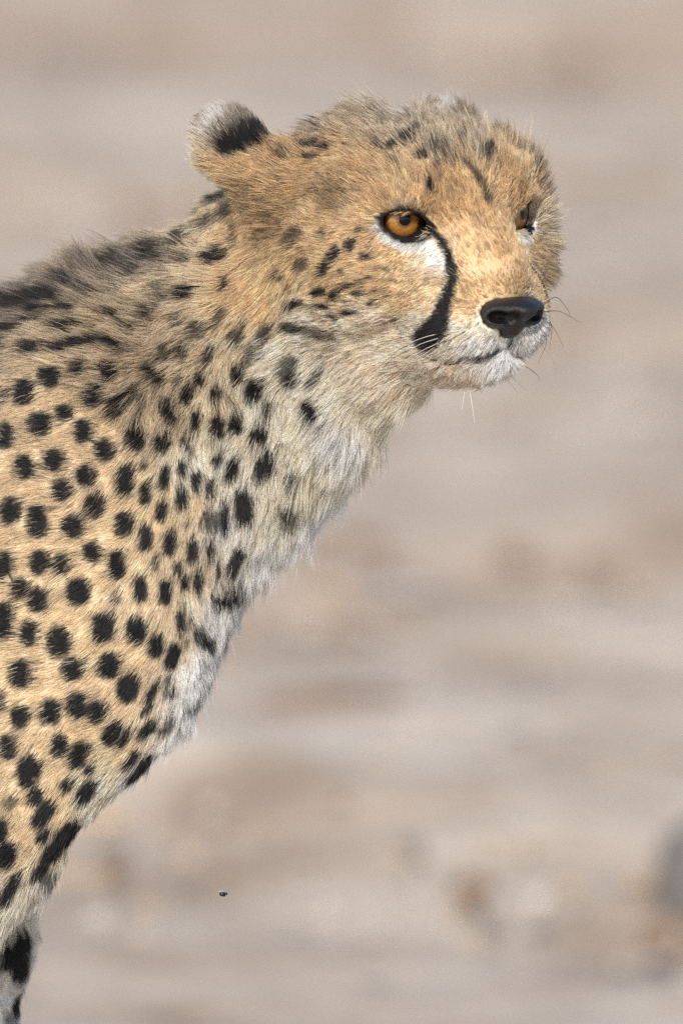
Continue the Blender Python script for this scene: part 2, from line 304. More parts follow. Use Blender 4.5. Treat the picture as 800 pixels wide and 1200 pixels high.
SP += spots('''85 495 38 22/175 490 28 20/220 480 25 18/280 470 16 38 80/355 490 16 42 -55/235 560 28 27/150 590 38 38/325 575 25 35 -15/68 640 33 42/283 650 27 38/350 690 28 36 -20/190 692 30 40/410 645 20 30 -25 .8/440 685 14 20 0 .5/465 580 24 44 -45 .8/515 700 24 36 -20/505 520 20 30 0 .6/560 520 18 30 0 .6/380 430 13 24 -60/340 385 14 24 -60/440 390 24 30 -20 .8/485 340 22 25 0 .6/485 300 20 20 0 .6/560 325 25 34 70/650 210 26 34 60/690 300 12 28 15/560 215 20 20 0 .6/605 450 26 34 30/540 410 15 25 0 .5/675 410 14 36 15 .6/645 535 14 32 20 .6/620 600 17 28/580 650 18 32/670 655 18 32 -10/740 580 18 40/720 475 20 32 20 .5/785 640 18 30/720 665 10 20 0 .4/605 735 14 40/675 750 25 35/735 740 20 35/715 150 9 55 0 .35/690 80 20 28 60 .6/625 110 22 28 60 .7/590 70 20 22 50 .6/550 150 24 30 20 .7/670 20 16 28 60 .6/400 260 16 32 70 .6/450 190 28 46 65 .8/330 210 22 50 80 .75/265 325 24 36 -20 .8/200 370 12 32 -75/175 425 16 30 -80/215 415 13 20 90/85 405 10 32 90/25 432 13 40 80/125 375 14 48 -80/40 345 24 60 85 .9/150 325 20 45 -75 .9/190 280 22 34 -60 .8/0 495 8 10/0 650 10 30/100 330 20 50 -80 .8''', 0, 220, 2.667)
HSP = spots('''205 187 36 74 66/235 165 30 40 60/270 150 20 25 60/350 163 10 28 90/415 130 13 34 65/425 205 11 26 80/470 215 8 20 60/425 245 8 22 80 .6/340 225 12 20 30 .5/640 205 8 9/685 210 8 20 60/735 178 9 26 70/780 235 13 20 60/555 525 14 22 20/585 475 6 12 40/505 552 14 24 35/470 600 15 30 22/605 560 8 18 -70 .9/525 608 7 10 0 .8/545 655 8 15 80/580 678 8 15 80/605 630 6 15 80 .8/630 670 6 12 80/580 645 5 10 80 .7/622 705 9 12/455 675 12 24 70/505 685 13 18 40/465 720 10 25 80/550 738 8 23 85/500 750 9 21 -70 .8/360 675 8 14 50/375 715 11 30 75/330 628 9 25 -70 .7/400 590 18 26 40 .45/370 500 20 38 40 .45/465 490 10 18 40 .5/690 760 10 8 0 .6/655 770 6 12 80 .4/540 700 5 10 80 .5/375 780 20 28 -10 .7/660 600 5 22 -80 .35/700 640 5 22 -80 .35/720 680 6 14 80 .3''', 200, 90, 2.667)
HSP += spots('''105 180 8 9/150 185 9 20 60/198 150 10 20 70/250 210 12 22 50/230 130 8 16 50 .6/285 180 14 20 30 .6/320 190 12 24 20 .5/460 195 18 24 50 .9/275 305 9 24 -15/395 240 8 24 -40 .6/425 280 9 26 -30 .75/455 330 9 34 -15 .65/300 245 9 16 30 .5/350 225 9 18 30 .4/160 230 7 12 40 .5/380 150 10 18 40 .4/120 100 8 20 30 .3/200 90 8 18 30 .3''', 400, 100, 2.667)
cap_a, cap_b, cap_r, cap_s, cap_c, cap_x = [], [], [], [], [], []
def capsule(x0, y0, x1, y1, r, st=1., c=(.010, .0095, .011), mir=False):
    A, nA = cast(x0, y0); B, nB = cast(x1, y1)
    cap_a.append(A); cap_b.append(B); cap_r.append(r / PXM); cap_s.append(st); cap_c.append(c); cap_x.append((x0, y0, x1, y1))
    if mir: cap_a.append(mirror_head(A)); cap_b.append(mirror_head(B)); cap_r.append(r / PXM * (.55 if y0 > 285 and 500 < x0 < 535 else 1)); cap_s.append(st); cap_c.append(c); cap_x.append(None)
seen = []
for isH, L in ((0, SP), (1, HSP)):
    for (x, y, a, b, t, st) in L:
        if any((x - u) ** 2 + (y - v) ** 2 < 49 for u, v in seen): continue
        seen.append((x, y)); lo, hi = min(a, b), max(a, b)
        tt = math.radians(t if b >= a else t + 90)
        dx, dy = math.sin(tt) * (hi - lo), -math.cos(tt) * (hi - lo)
        P, n = cast(x, y); lean = 1.0
        capsule(x - dx, y - dy, x + dx, y + dy, max(lo * (1.15 if isH else 1.05), 4.4 if isH and y < 215 and x > 330 else 0), st ** .42, mir=bool(isH and x > 330 and x < 520 and y > 215))
n_sp = len(cap_a)
# pale patches, then the black tear line
for pts, r, c, st in (([(438, 264), (450, 278), (474, 290), (500, 290), (513, 304)], 6.5, 'W', .9), ([(506, 300), (515, 318)], 8, 'W', .5), ([(455, 240), (475, 234), (492, 238)], 3, 'S', .3), ([(515, 330), (508, 352)], 12, 'L', .5),
                      ([(540, 412), (565, 410), (590, 402)], 7, 'W', .8), ([(550, 428), (575, 432), (600, 428)], 8, 'W', .5), ([(612, 400), (628, 385)], 12, 'W', .9)):
    for a, b in zip(pts, pts[1:]): capsule(*a, *b, r, st, PAL[c], mir=a[0] < 600)
tear = [(503, 268, 4.5), (511, 275, 3.8), (518, 286, 4.2), (524, 297, 5.2), (528, 313, 6.2), (528, 328, 6.8), (524, 343, 7.4), (518, 360, 8.5), (514, 376, 10), (506, 388, 14), (498, 398, 17)]
for a, b in zip(tear, tear[1:]): capsule(a[0], a[1], b[0], b[1], (a[2] + b[2]) / 2, 1, mir=True)
for a, b, r in (((437, 255), (449, 271), 2.6), ((449, 271), (462, 281), 2.6), ((462, 281), (476, 285), 2.6), ((476, 285), (492, 283), 2.6), ((492, 283), (507, 275), 3), ((446, 250), (470, 243), 3.2), ((470, 243), (498, 250), 3.2), ((598, 398), (597, 408), 2), ((597, 408), (560, 421), 2.2), ((560, 421), (535, 422), 1.6)):
    capsule(*a, *b, r, .95, (.022, .02, .02), mir=a[0] < 590 and a[1] > 300)
capsule(619, 242, 640, 246, 2.2, .95, (.022, .02, .02))
cap_a, cap_b, cap_r, cap_s, cap_c = map(np.array, (cap_a, cap_b, cap_r, cap_s, cap_c)); log('caps', len(cap_a))
# spots on the rest of the body, strewn evenly
V2 = BV[rng.permutation(len(BV))]
pj = proj(V2); hid = (pj[:, 0] < -14) | (V2[:, 1] > .088) | (pj[:, 1] > 1215)
V2 = V2[hid & ~is_head(V2) & (V2[:, 2] > .05)]
kept = []; cells = {}
for q in V2[:60000]:
    key = tuple((q // .022).astype(int)); ok = True
    for a in (-1, 0, 1):
        for b in (-1, 0, 1):
            for c in (-1, 0, 1):
                for o in cells.get((key[0] + a, key[1] + b, key[2] + c), ()):
                    if ((o - q) ** 2).sum() < .0225 ** 2: ok = False; break
    if ok: cells.setdefault(key, []).append(q); kept.append(q)
kept = np.array(kept); kd = KDTree(len(kept))
for i, q in enumerate(kept): kd.insert(q, i)
kd.balance()
kept_r = rng.uniform(.0045, .0078, len(kept))
def smooth(e0, e1, x): t = np.clip((x - e0) / (e1 - e0), 0, 1); return t * t * (3 - 2 * t)
def paint(P, base, soft=.0012):
    """coat colour at points: base colour overlaid with every mark"""
    C = base.copy(); Q = proj(P)
    j = np.where(((Q[:, 0] < 0) | (P[:, 1] > .085) | (Q[:, 1] > 1205)) & ~is_head(P))[0]
    for i in j:
        _, k, d = kd.find(P[i])
        if d < kept_r[k]: C[i] = (.010, .0095, .011)
    for a, b, r, st, c, x2 in zip(cap_a, cap_b, cap_r, cap_s, cap_c, cap_x):
        m = r + (.006 if x2 is None else .034 if x2[0] < 330 else .022); lo, hi = np.minimum(a, b) - m, np.maximum(a, b) + m
        w = np.where(np.all((P > lo) & (P < hi), 1))[0]
        if not len(w): continue
        if x2 is None: q = P[w] - a; ab = b - a
        else: q = (Q[w] - x2[:2]) / PXM; ab = (np.array(x2[2:]) - x2[:2]) / PXM
        h = np.clip(q @ ab / (ab @ ab + 1e-12), 0, 1); d = np.linalg.norm(q - h[:, None] * ab, axis=1)
        t = (st * (1 - smooth(r - soft, r + soft, d)))[:, None]; C[w] = C[w] * (1 - t) + c * t
    return C
# ------------------------------------------------------------------ body mesh with its coat colour
me_n = np.zeros_like(BV)
tri = np.concatenate([BF[:, [0, 1, 2]], BF[:, [0, 2, 3]]])
fn = np.cross(BV[tri[:, 1]] - BV[tri[:, 0]], BV[tri[:, 2]] - BV[tri[:, 0]])
for k in range(3): np.add.at(me_n, tri[:, k], fn)
me_n /= np.linalg.norm(me_n, axis=1, keepdims=True) + 1e-12
log('p3'); _, vq = guide(BV); log('guideBV')
vcol = paint(BV, vq[:, 2:]) * .85; log('paintBV')
for sgn in (1, -1):
    g, sdv, uv = eyeframe(sgn); q = BV - eye_c(sgn)
    vcol[((np.abs(q @ sdv) / (.0154 if sgn > 0 else .0122)) ** 1.5 + (np.abs(q @ uv) / np.where(q @ uv > 0, .0060, .0110)) ** 1.5 < 1) & (q @ g > 0)] = (.014, .012, .012)
ix = [np.clip(np.searchsorted(a, BV[:, i]), 0, len(a) - 1) for i, a in enumerate(nf.ax)]; vcol[nf.d[tuple(ix)] < -.0003] = (.02, .017, .016)
skin = mat('skin', rough=.85); sn = skin.node_tree; at = sn.nodes.new('ShaderNodeAttribute'); at.attribute_name = 'coat'
sn.links.new(at.outputs['Color'], sn.nodes['Principled BSDF'].inputs['Base Color']); sn.nodes['Principled BSDF'].inputs['Specular IOR Level'].default_value = .1
body = link_mesh('body', BV, BF, skin, cheetah)
ca = body.data.color_attributes.new('coat', 'FLOAT_COLOR', 'POINT')
ca.data.foreach_set('color', np.concatenate([vcol, np.ones((len(vcol), 1))], 1).astype(np.float32).ravel())

# ------------------------------------------------------------------ fur
area = np.linalg.norm(fn, axis=1) / 2; cen = BV[tri].mean(1); fnn = fn / (2 * area[:, None] + 1e-12)
pc = proj(cen); vis = (pc[:, 0] > -60) & (pc[:, 1] < 1260)
face = fnn @ FW
dens = np.where(vis, np.where(face < .7, 2.6e6, .9e6), .7e5)
dens *= np.where(vis & is_head(cen) & (face < .25), np.where(((cen - HO) @ HF > -.03), 2.3, 1.4), 1)
N = rng.poisson(area * dens); ti = np.repeat(np.arange(len(tri)), N)
u = rng.random(len(ti)); v = rng.random(len(ti)); f_ = u + v > 1; u[f_] = 1 - u[f_]; v[f_] = 1 - v[f_]; w_ = 1 - u - v
bary = np.stack([w_, u, v], -1)[..., None]
P0 = (BV[tri[ti]] * bary).sum(1); Nn = (me_n[tri[ti]] * bary).sum(1); Nn /= np.linalg.norm(Nn, axis=1, keepdims=True)
keep = np.ones(len(P0), bool)
# bare skin: nose, eyes, lip line
ix = [np.clip(np.searchsorted(a, P0[:, i]), 0, len(a) - 1) for i, a in enumerate(nf.ax)]
keep &= nf.d[tuple(ix)] > .0001
for sgn in (1, -1):
    g, sdv, uv = eyeframe(sgn); q = P0 - eye_c(sgn)
    keep &= ~((np.abs(q @ sdv) / (.0146 if sgn > 0 else .0122)) ** 1.6 + (np.abs(q @ uv) / np.where(q @ uv > 0, .0050 if sgn > 0 else .0075, .0099)) ** 1.6 < 1) | (q @ g < 0)
keep &= P0[:, 2] > .012
P0, Nn = P0[keep], Nn[keep]; thin = vis[ti[keep]]
n = len(P0); log('strands', n, thin.sum())
gdir, q = guide(P0)
lift, leng, base = q[:, 0], q[:, 1], q[:, 2:]
tang = gdir - Nn * (gdir * Nn).sum(1, keepdims=True); tang /= np.linalg.norm(tang, axis=1, keepdims=True) + 1e-9
side = np.cross(Nn, tang)
# slow waviness of the lay of the coat, from sums of sines
def wob(P, s, k):
    r = np.random.default_rng(k); out = 0
    for _ in range(5): d = r.normal(size=3); out = out + np.sin(P @ (d * s) + r.uniform(0, 6.3))
    return out / 2.2
sway = .22 * wob(P0, 160, 1) + .16 * wob(P0, 420, 2)
r1 = rng.normal(size=n); r2 = rng.normal(size=n); r3 = rng.random(n)
leng = leng * (.62 + .5 * r3) * (1 + .18 * wob(P0, 220, 3)); lng = r3 > .985; leng[lng] *= 1.35
sway = sway + .16 * r1; lift = np.clip(lift + .09 * r2 + .07 * wob(P0, 300, 4), .05, 1.3); lift[lng] += .15
d0 = tang * np.cos(sway)[:, None] + side * np.sin(sway)[:, None]
root_l = np.clip(lift * 1.35, 0, 1.4); tip_l = lift * .62
K = 6; t = np.linspace(0, 1, K)
pts = np.zeros((n, K, 3), np.float32); cur = P0 - Nn * .0006; pts[:, 0] = cur
bend = (.30 * rng.normal(size=n))
for k in range(1, K):
    tm = (t[k] + t[k - 1]) / 2; l = root_l * (1 - tm) + tip_l * tm
    dd = d0 + side * (bend * (tm - .3))[:, None]; dd /= np.linalg.norm(dd, axis=1, keepdims=True)
    cur = cur + (dd * np.cos(l)[:, None] + Nn * np.sin(l)[:, None]) * (leng / (K - 1))[:, None]; pts[:, k] = cur
# locks: tips gather towards a neighbour strand
ncl = n // 11; cidx = rng.choice(n, ncl, False); kc = KDTree(ncl)
for i, j in enumerate(cidx): kc.insert(P0[j], i)
kc.balance()
own = rng.integers(0, ncl, n); own[thin] = [kc.find(p_)[1] for p_ in P0[thin]]; par = np.where(thin, cidx[own], np.arange(n))
cl = np.where(is_head(P0), .8, np.clip((leng - .001) / .014, .15, 1)) * (.45 + .4 * rng.random(n))
for k in range(1, K):
    tgt = pts[par, k]; lim = np.linalg.norm(P0 - P0[par], axis=1) < np.minimum(.006, leng * .6)
    wgt = (cl * t[k] ** 1.3 * lim)[:, None]; pts[:, k] += (tgt - pts[:, k]) * wgt
# colour at the visible stretch of each strand, with a ragged edge along the hair
ev = pts[:, 4] + tang * (rng.normal(size=n) * np.minimum(leng * .13, .0016))[:, None] + side * (rng.normal(size=n) * .00035)[:, None]
log('clump'); colr = paint(ev.astype(float), base)
clipv = np.where(is_head(P0), 1.45, np.clip(leng / .012, .8, 1.2)); clv = rng.normal(size=ncl)[own]
vari = np.exp(clipv * (.12 * rng.normal(size=n) + .13 * clv) + .08 * wob(P0, 90, 7))[:, None]; colr = colr * vari
agouti = rng.random(n) < np.clip((.72 - base[:, 0]) * 1.5, .03, .42); colr[agouti] *= .32
colr = np.clip(colr, .006, .92)
thick = np.clip(1.25 - (leng - .003) / .012 * .3, .9, 1.25) * np.exp(.2 * rng.normal(size=n))
def hair_object(name, sel, parent, material, w0):
    cu = bpy.data.hair_curves.new(name); m = int(sel.sum()); cu.add_curves([K] * m)
    cu.attributes['position'].data.foreach_set('vector', pts[sel].ravel())
    ra = cu.attributes.new('radius', 'FLOAT', 'POINT'); prof = np.array([1., 1., .95, .8, .5, .12])
    ra.data.foreach_set('value', (thick[sel][:, None] * prof[None] * w0).astype(np.float32).ravel())
    cc = cu.attributes.new('coat', 'FLOAT_COLOR', 'CURVE')
    cc.data.foreach_set('color', np.concatenate([colr[sel], np.ones((m, 1))], 1).astype(np.float32).ravel())
    o = bpy.data.objects.new(name, cu); col.objects.link(o); cu.materials.append(material); o.parent = parent; return o
hm = bpy.data.materials.new('fur'); hm.use_nodes = True; ht = hm.node_tree; ht.nodes.clear()
ho = ht.nodes.new('ShaderNodeOutputMaterial'); ha = ht.nodes.new('ShaderNodeAttribute'); ha.attribute_name = 'coat'
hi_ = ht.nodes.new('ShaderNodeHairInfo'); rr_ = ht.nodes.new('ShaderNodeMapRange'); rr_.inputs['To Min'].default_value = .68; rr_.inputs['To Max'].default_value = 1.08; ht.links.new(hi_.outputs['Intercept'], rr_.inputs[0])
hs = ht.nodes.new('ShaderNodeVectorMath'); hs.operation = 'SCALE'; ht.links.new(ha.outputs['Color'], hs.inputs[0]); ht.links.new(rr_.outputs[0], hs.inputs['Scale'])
df = ht.nodes.new('ShaderNodeBsdfDiffuse'); tr = ht.nodes.new('ShaderNodeBsdfTranslucent'); hr = ht.nodes.new('ShaderNodeBsdfHair'); hr.component = 'Reflection'
hr.inputs['RoughnessU'].default_value = .35; hr.inputs['RoughnessV'].default_value = .6; hr.inputs['Color'].default_value = (.9, .9, .9, 1)
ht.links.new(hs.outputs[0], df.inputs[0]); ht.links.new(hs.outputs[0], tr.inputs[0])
m1 = ht.nodes.new('ShaderNodeMixShader'); m1.inputs[0].default_value = .4; ht.links.new(df.outputs[0], m1.inputs[1]); ht.links.new(tr.outputs[0], m1.inputs[2])
m2 = ht.nodes.new('ShaderNodeMixShader'); m2.inputs[0].default_value = .035; ht.links.new(m1.outputs[0], m2.inputs[1]); ht.links.new(hr.outputs[0], m2.inputs[2]); ht.links.new(m2.outputs[0], ho.inputs[0])
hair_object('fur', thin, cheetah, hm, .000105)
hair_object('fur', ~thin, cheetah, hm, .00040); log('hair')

# ------------------------------------------------------------------ eyes, lids, nose, whiskers
leather = mat('nose_leather', (.010, .009, .010), .36); nt = leather.node_tree
vo = nt.nodes.new('ShaderNodeTexVoronoi'); vo.inputs['Scale'].default_value = 900; bp = nt.nodes.new('ShaderNodeBump'); bp.inputs['Strength'].default_value = .35; bp.inputs['Distance'].default_value = .0004
nt.links.new(vo.outputs['Distance'], bp.inputs['Height']); nt.links.new(bp.outputs[0], nt.nodes['Principled BSDF'].inputs['Normal'])
link_mesh('nose', NV, NF, leather, cheetah)
lidm = mat('eyelid_skin', (.012, .011, .012), .42)
scl = mat('eyeball', (.03, .018, .012), .12); pup = mat('pupil', (.002, .002, .002), .08, **{'Specular IOR Level': .3})
iri = mat('iris', (.5, .2, .03), .35, **{'Coat Weight': .6, 'Coat Roughness': .03}); it = iri.node_tree
tc = it.nodes.new('ShaderNodeTexCoord'); mp_ = it.nodes.new('ShaderNodeVectorMath'); mp_.operation = 'LENGTH'; sx = it.nodes.new('ShaderNodeSeparateXYZ'); cx = it.nodes.new('ShaderNodeCombineXYZ')
it.links.new(tc.outputs['Object'], sx.inputs[0]); it.links.new(sx.outputs['X'], cx.inputs['X']); it.links.new(sx.outputs['Y'], cx.inputs['Y']); it.links.new(cx.outputs[0], mp_.inputs[0])
nrm = it.nodes.new('ShaderNodeVectorMath'); nrm.operation = 'NORMALIZE'; it.links.new(cx.outputs[0], nrm.inputs[0])
noi = it.nodes.new('ShaderNodeTexNoise'); noi.inputs['Scale'].default_value = 9; noi.inputs['Detail'].default_value = 6; it.links.new(nrm.outputs[0], noi.inputs['Vector'])
no2 = it.nodes.new('ShaderNodeTexNoise'); no2.inputs['Scale'].default_value = 900; no2.inputs['Detail'].default_value = 3; it.links.new(tc.outputs['Object'], no2.inputs['Vector'])
rp = it.nodes.new('ShaderNodeValToRGB'); e = rp.color_ramp.elements; e[0].position = 0; e[0].color = (.16, .05, .008, 1); e[1].position = 1; e[1].color = (.05, .016, .004, 1)
for p_, c_ in ((.36, (.22, .075, .010, 1)), (.55, (.50, .23, .045, 1)), (.82, (.44, .185, .034, 1)), (.93, (.17, .055, .008, 1))): k_ = e.new(p_); k_.color = c_
dv = it.nodes.new('ShaderNodeMath'); dv.operation = 'DIVIDE'; dv.inputs[1].default_value = .0090; it.links.new(mp_.outputs['Value'], dv.inputs[0]); it.links.new(dv.outputs[0], rp.inputs[0])
ad = it.nodes.new('ShaderNodeMath'); ad.operation = 'ADD'; it.links.new(noi.outputs[0], ad.inputs[0]); it.links.new(no2.outputs[0], ad.inputs[1])
mr = it.nodes.new('ShaderNodeMapRange'); mr.inputs['From Min'].default_value = .65; mr.inputs['From Max'].default_value = 1.35; mr.inputs['To Min'].default_value = .38; mr.inputs['To Max'].default_value = .98; it.links.new(ad.outputs[0], mr.inputs[0])
vm = it.nodes.new('ShaderNodeVectorMath'); vm.operation = 'SCALE'; it.links.new(rp.outputs[0], vm.inputs[0]); it.links.new(mr.outputs[0], vm.inputs['Scale']); it.links.new(vm.outputs[0], it.nodes['Principled BSDF'].inputs['Base Color'])
def cap_mesh(a0, a1, R_, nr=10, ns=48):
    V = []; Fq = []
    for i in range(nr + 1):
        a = a0 + (a1 - a0) * i / nr
        for j in range(ns): b = 2 * math.pi * j / ns; V.append((R_ * math.sin(a) * math.cos(b), R_ * math.sin(a) * math.sin(b), R_ * math.cos(a)))
    for i in range(nr):
        for j in range(ns): Fq.append((i * ns + j, (i + 1) * ns + j, (i + 1) * ns + (j + 1) % ns, i * ns + (j + 1) % ns))
    return V, Fq
IA = math.asin(.0089 / EYE_R); PA = math.asin(.0030 / EYE_R)
for sgn in (1, -1):
    g, sdv, uv = eyeframe(sgn); c = eye_c(sgn)
    if sgn < 0: zz = math.cos(.40) * HF - math.sin(.40) * HR
    else: zz = math.cos(.33) * HF + math.sin(.33) * HR + .06 * HU
    zz = zz / np.linalg.norm(zz); xx = np.cross(HU, zz); xx /= np.linalg.norm(xx); yy = np.cross(zz, xx)
    M = Matrix([[*r_] for r_ in np.stack([xx, yy, zz, c], 1)] + [[0, 0, 0, 1]])
    eb = link_mesh('eye', *cap_mesh(IA, math.pi * .98, EYE_R, 24), scl, cheetah); eb.matrix_world = M
    link_mesh('iris', *cap_mesh(PA, IA, EYE_R + .00005), iri, eb); link_mesh('pupil', *cap_mesh(.001, PA, EYE_R + .00005, 4), pup, eb)
    # lids: a ring that leaves an almond-shaped opening
    V = []; Fq = []; ns = 64; rows = ((1.0, 1.0, 1.012), (1.03, 1.06, 1.045), (1.08, 1.18, 1.075), (1.14, 1.42, 1.055), (1.2, 1.75, .97), (1.24, 2.0, .86))
    for (sx_, sy_, rr) in rows:
        for j in range(ns):
            b = 2 * math.pi * j / ns; cb, sb = math.cos(b), math.sin(b)
            X = (.0116 if sgn > 0 else .0096) * math.copysign(abs(cb) ** .85, cb) * sx_
            Y = (((.0040 if sgn > 0 else .0060) if sb > 0 else .0086) * math.copysign(abs(sb) ** 1.15, sb)) * sy_
            d = np.array([X, Y]); ang = np.linalg.norm(d) / EYE_R; d = d / (np.linalg.norm(d) + 1e-9)
            V.append(c + EYE_R * rr * (math.cos(ang) * g + math.sin(ang) * (d[0] * sdv + d[1] * uv)))
    for i in range(len(rows) - 1):
        for j in range(ns): Fq.append((i * ns + j, i * ns + (j + 1) % ns, (i + 1) * ns + (j + 1) % ns, (i + 1) * ns + j))
    link_mesh('eyelid', V, Fq, lidm, cheetah)
def tube(P, R_, nsd=5):
    P = np.asarray(P, float); V = []; Fq = []
    for i, q_ in enumerate(P):
        tn = P[min(i + 1, len(P) - 1)] - P[max(i - 1, 0)]; tn /= np.linalg.norm(tn); a = np.cross(tn, (.3, .2, .93)); a /= np.linalg.norm(a); b = np.cross(tn, a)
        for j in range(nsd): an = 2 * math.pi * j / nsd; V.append(q_ + R_[i] * (math.cos(an) * a + math.sin(an) * b))
    for i in range(len(P) - 1):
        for j in range(nsd): Fq.append((i * nsd + j, i * nsd + (j + 1) % nsd, (i + 1) * nsd + (j + 1) % nsd, (i + 1) * nsd + j))
    return V, Fq
wl = mat('whisker_pale', (.7, .66, .6), .4); wk = mat('whisker_dark', (.03, .02, .018), .4)
def whisker(pix, dz, m, w=.00021):
    """pixels of the whisker; dz = how far its tip stands nearer the camera than its root"""
    A, nn = cast(*pix[0]); B = np.array([Wp(x, y, A[1] - .0015 - dz * i / (len(pix) - 1)) for i, (x, y) in enumerate(pix)]); B[0] = A
    T = np.linspace(0, len(B) - 1, 14); out = []
    for tt in T:
        i = min(int(tt), len(B) - 2); f = tt - i; p0, p1, p2, p3 = B[max(i - 1, 0)], B[i], B[i + 1], B[min(i + 2, len(B) - 1)]
        out.append(.5 * ((2 * p1) + (p2 - p0) * f + (2 * p0 - 5 * p1 + 4 * p2 - p3) * f * f + (3 * p1 - p0 - 3 * p2 + p3) * f ** 3))
    link_mesh('whisker', *tube(out, np.linspace(w, w * .25, 14)), m, cheetah)
for pix, dz, m in (([(513, 391), (492, 397), (470, 407)], .012, wl), ([(515, 396), (493, 403), (478, 412)], .014, wl), ([(516, 401), (498, 409), (484, 417)], .015, wl), ([(510, 406), (500, 413), (488, 420)], .012, wl), ([(520, 405), (508, 412), (495, 421)], .012, wl),
                   ([(500, 391), (465, 397), (432, 410)], .02, wk), ([(500, 397), (470, 408), (450, 425), (436, 436)], .02, wk), ([(505, 402), (475, 412), (455, 424), (448, 434)], .022, wk), ([(530, 398), (510, 404), (490, 416)], .012, wk),
                   ([(545, 388), (530, 398), (520, 412)], .008, wk), ([(552, 394), (540, 402), (533, 412)], .008, wk),
                   ([(634, 366), (655, 365), (681, 379)], -.01, wk), ([(632, 362), (650, 348), (664, 362), (668, 372)], -.01, wk), ([(634, 372), (648, 384), (660, 407)], -.01, wk), ([(636, 368), (646, 382), (643, 410)], -.01, wk), ([(634, 378), (640, 400), (630, 425)], -.005, wk), ([(620, 425), (625, 436), (631, 446)], -.005, wk),
                   ([(548, 446), (552, 470), (556, 496)], .006, wl), ([(546, 446), (543, 465), (541, 480)], .006, wl), ([(600, 440), (610, 452), (618, 458)], .0, wl), ([(594, 444), (602, 455), (606, 464)], .0, wl), ([(632, 408), (645, 418), (651, 440)], -.004, wl)):
    whisker(pix, dz, m)
# lashes over both eyes
for sgn in (1,):
    g, sdv, uv = eyeframe(sgn); c = eye_c(sgn)
    for i in range(20):
        X = (.012 * (1 - 2 * i / 19)) + .0004 * rng.normal(); Y = .0050 * (1 - (X / .016) ** 2) + .0006 * rng.random()
        d = g * math.sqrt(max(0, 1 - (X / .015) ** 2 - (Y / .015) ** 2)) + sdv * X / .015 + uv * Y / .015; A = c + d * EYE_R * 1.06
        B = A + g * .0022 + sdv * (X * .10 + .0004 * rng.normal()) + uv * (.0010 + .0006 * rng.random()); Cc = B + g * .0008 + sdv * (X * .10 + .0006 * rng.normal()) - uv * .0012
        link_mesh('eyelash', *tube([A, (A + B) / 2 + uv * .0004, B, Cc], [.00013, .00012, .0001, .00003], 4), wk if i % 3 == 0 or sgn < 0 else wl, cheetah)

# ------------------------------------------------------------------ ground
def gpt(x, y):
    d = FW + RT * (x - 400) / PXM / DIST + UP * (600 - y) / PXM / DIST; return CAM + d * (-CAM[2] / d[2])
gx = np.concatenate([np.linspace(-400, -6, 30), np.arange(-5.8, 5.8, .055), np.linspace(6, 400, 30)])
gy = np.concatenate([np.linspace(-300, -2.2, 25), np.arange(-2, 14, .07), np.linspace(14.3, 60, 90), np.linspace(65, 1500, 40)])
GX, GY = np.meshgrid(gx, gy, indexing='ij'); G = np.stack([GX.ravel(), GY.ravel(), 0 * GX.ravel()], -1)
near = np.exp(-np.maximum(0, np.hypot(G[:, 0], (G[:, 1] - 5) * .6) - 4) / 5)
bumps = .5 * wob(G, 2.2, 21) + .35 * wob(G, 6, 22) + .25 * wob(G, 17, 23)
stand = smooth(.6, 2.2, np.hypot((G[:, 0] + .5) * .8, G[:, 1] - .1))
G[:, 2] = .03 * bumps * near * stand - .002 * (1 - stand)
nyy = len(gy); ii, jj = np.meshgrid(np.arange(len(gx) - 1), np.arange(nyy - 1), indexing='ij'); b0 = (ii * nyy + jj).ravel()
gm = mat('dry_soil', rough=.95); g_ = gm.node_tree; pb = g_.nodes['Principled BSDF']; pb.inputs['Specular IOR Level'].default_value = .1
gt = g_.nodes.new('ShaderNodeTexCoord')
def noise(scale, detail=4, stretch=(1, 1, 1)):
    m_ = g_.nodes.new('ShaderNodeMapping'); m_.inputs['Scale'].default_value = stretch; g_.links.new(gt.outputs['Object'], m_.inputs[0])
    t_ = g_.nodes.new('ShaderNodeTexNoise'); t_.inputs['Scale'].default_value = scale; t_.inputs['Detail'].default_value = detail; g_.links.new(m_.outputs[0], t_.inputs['Vector']); return t_
def ramp(src, *st):
    r_ = g_.nodes.new('ShaderNodeValToRGB'); el = r_.color_ramp.elements; el[0].position, el[0].color = st[0][0], (*st[0][1], 1); el[1].position, el[1].color = st[-1][0], (*st[-1][1], 1)
    for p_, c_ in st[1:-1]: el.new(p_).color = (*c_, 1)
    g_.links.new(src, r_.inputs[0]); return r_.outputs[0]
def mixc(a, b, f, mode='MIX'):
    m_ = g_.nodes.new('ShaderNodeMix'); m_.data_type = 'RGBA'; m_.blend_type = mode
    if isinstance(f, float): m_.inputs[0].default_value = f
    else: g_.links.new(f, m_.inputs[0])
    g_.links.new(a, m_.inputs[6]); g_.links.new(b, m_.inputs[7]); return m_.outputs[2]
c1 = ramp(noise(1.6, 5, (1, .7, 1)).outputs[0], (.30, (.42, .29, .185)), (.46, (.60, .47, .345)), (.60, (.66, .55, .425)), (.74, (.61, .48, .32)))
c2 = ramp(noise(9, 5, (1, .55, 1)).outputs[0], (.36, (.26, .175, .115)), (.48, (.53, .425, .33)), (.66, (.72, .64, .54)))
c3 = ramp(noise(60, 4).outputs[0], (.3, (.30, .25, .21)), (.7, (.62, .56, .50)))
c4 = ramp(noise(4.5, 3, (1, .5, 1)).outputs[0], (.38, (.33, .23, .15)), (.5, (.58, .47, .365)), (.64, (.70, .60, .48)))
cc_ = mixc(mixc(mixc(c1, c2, .5), c4, .35), c3, .15)
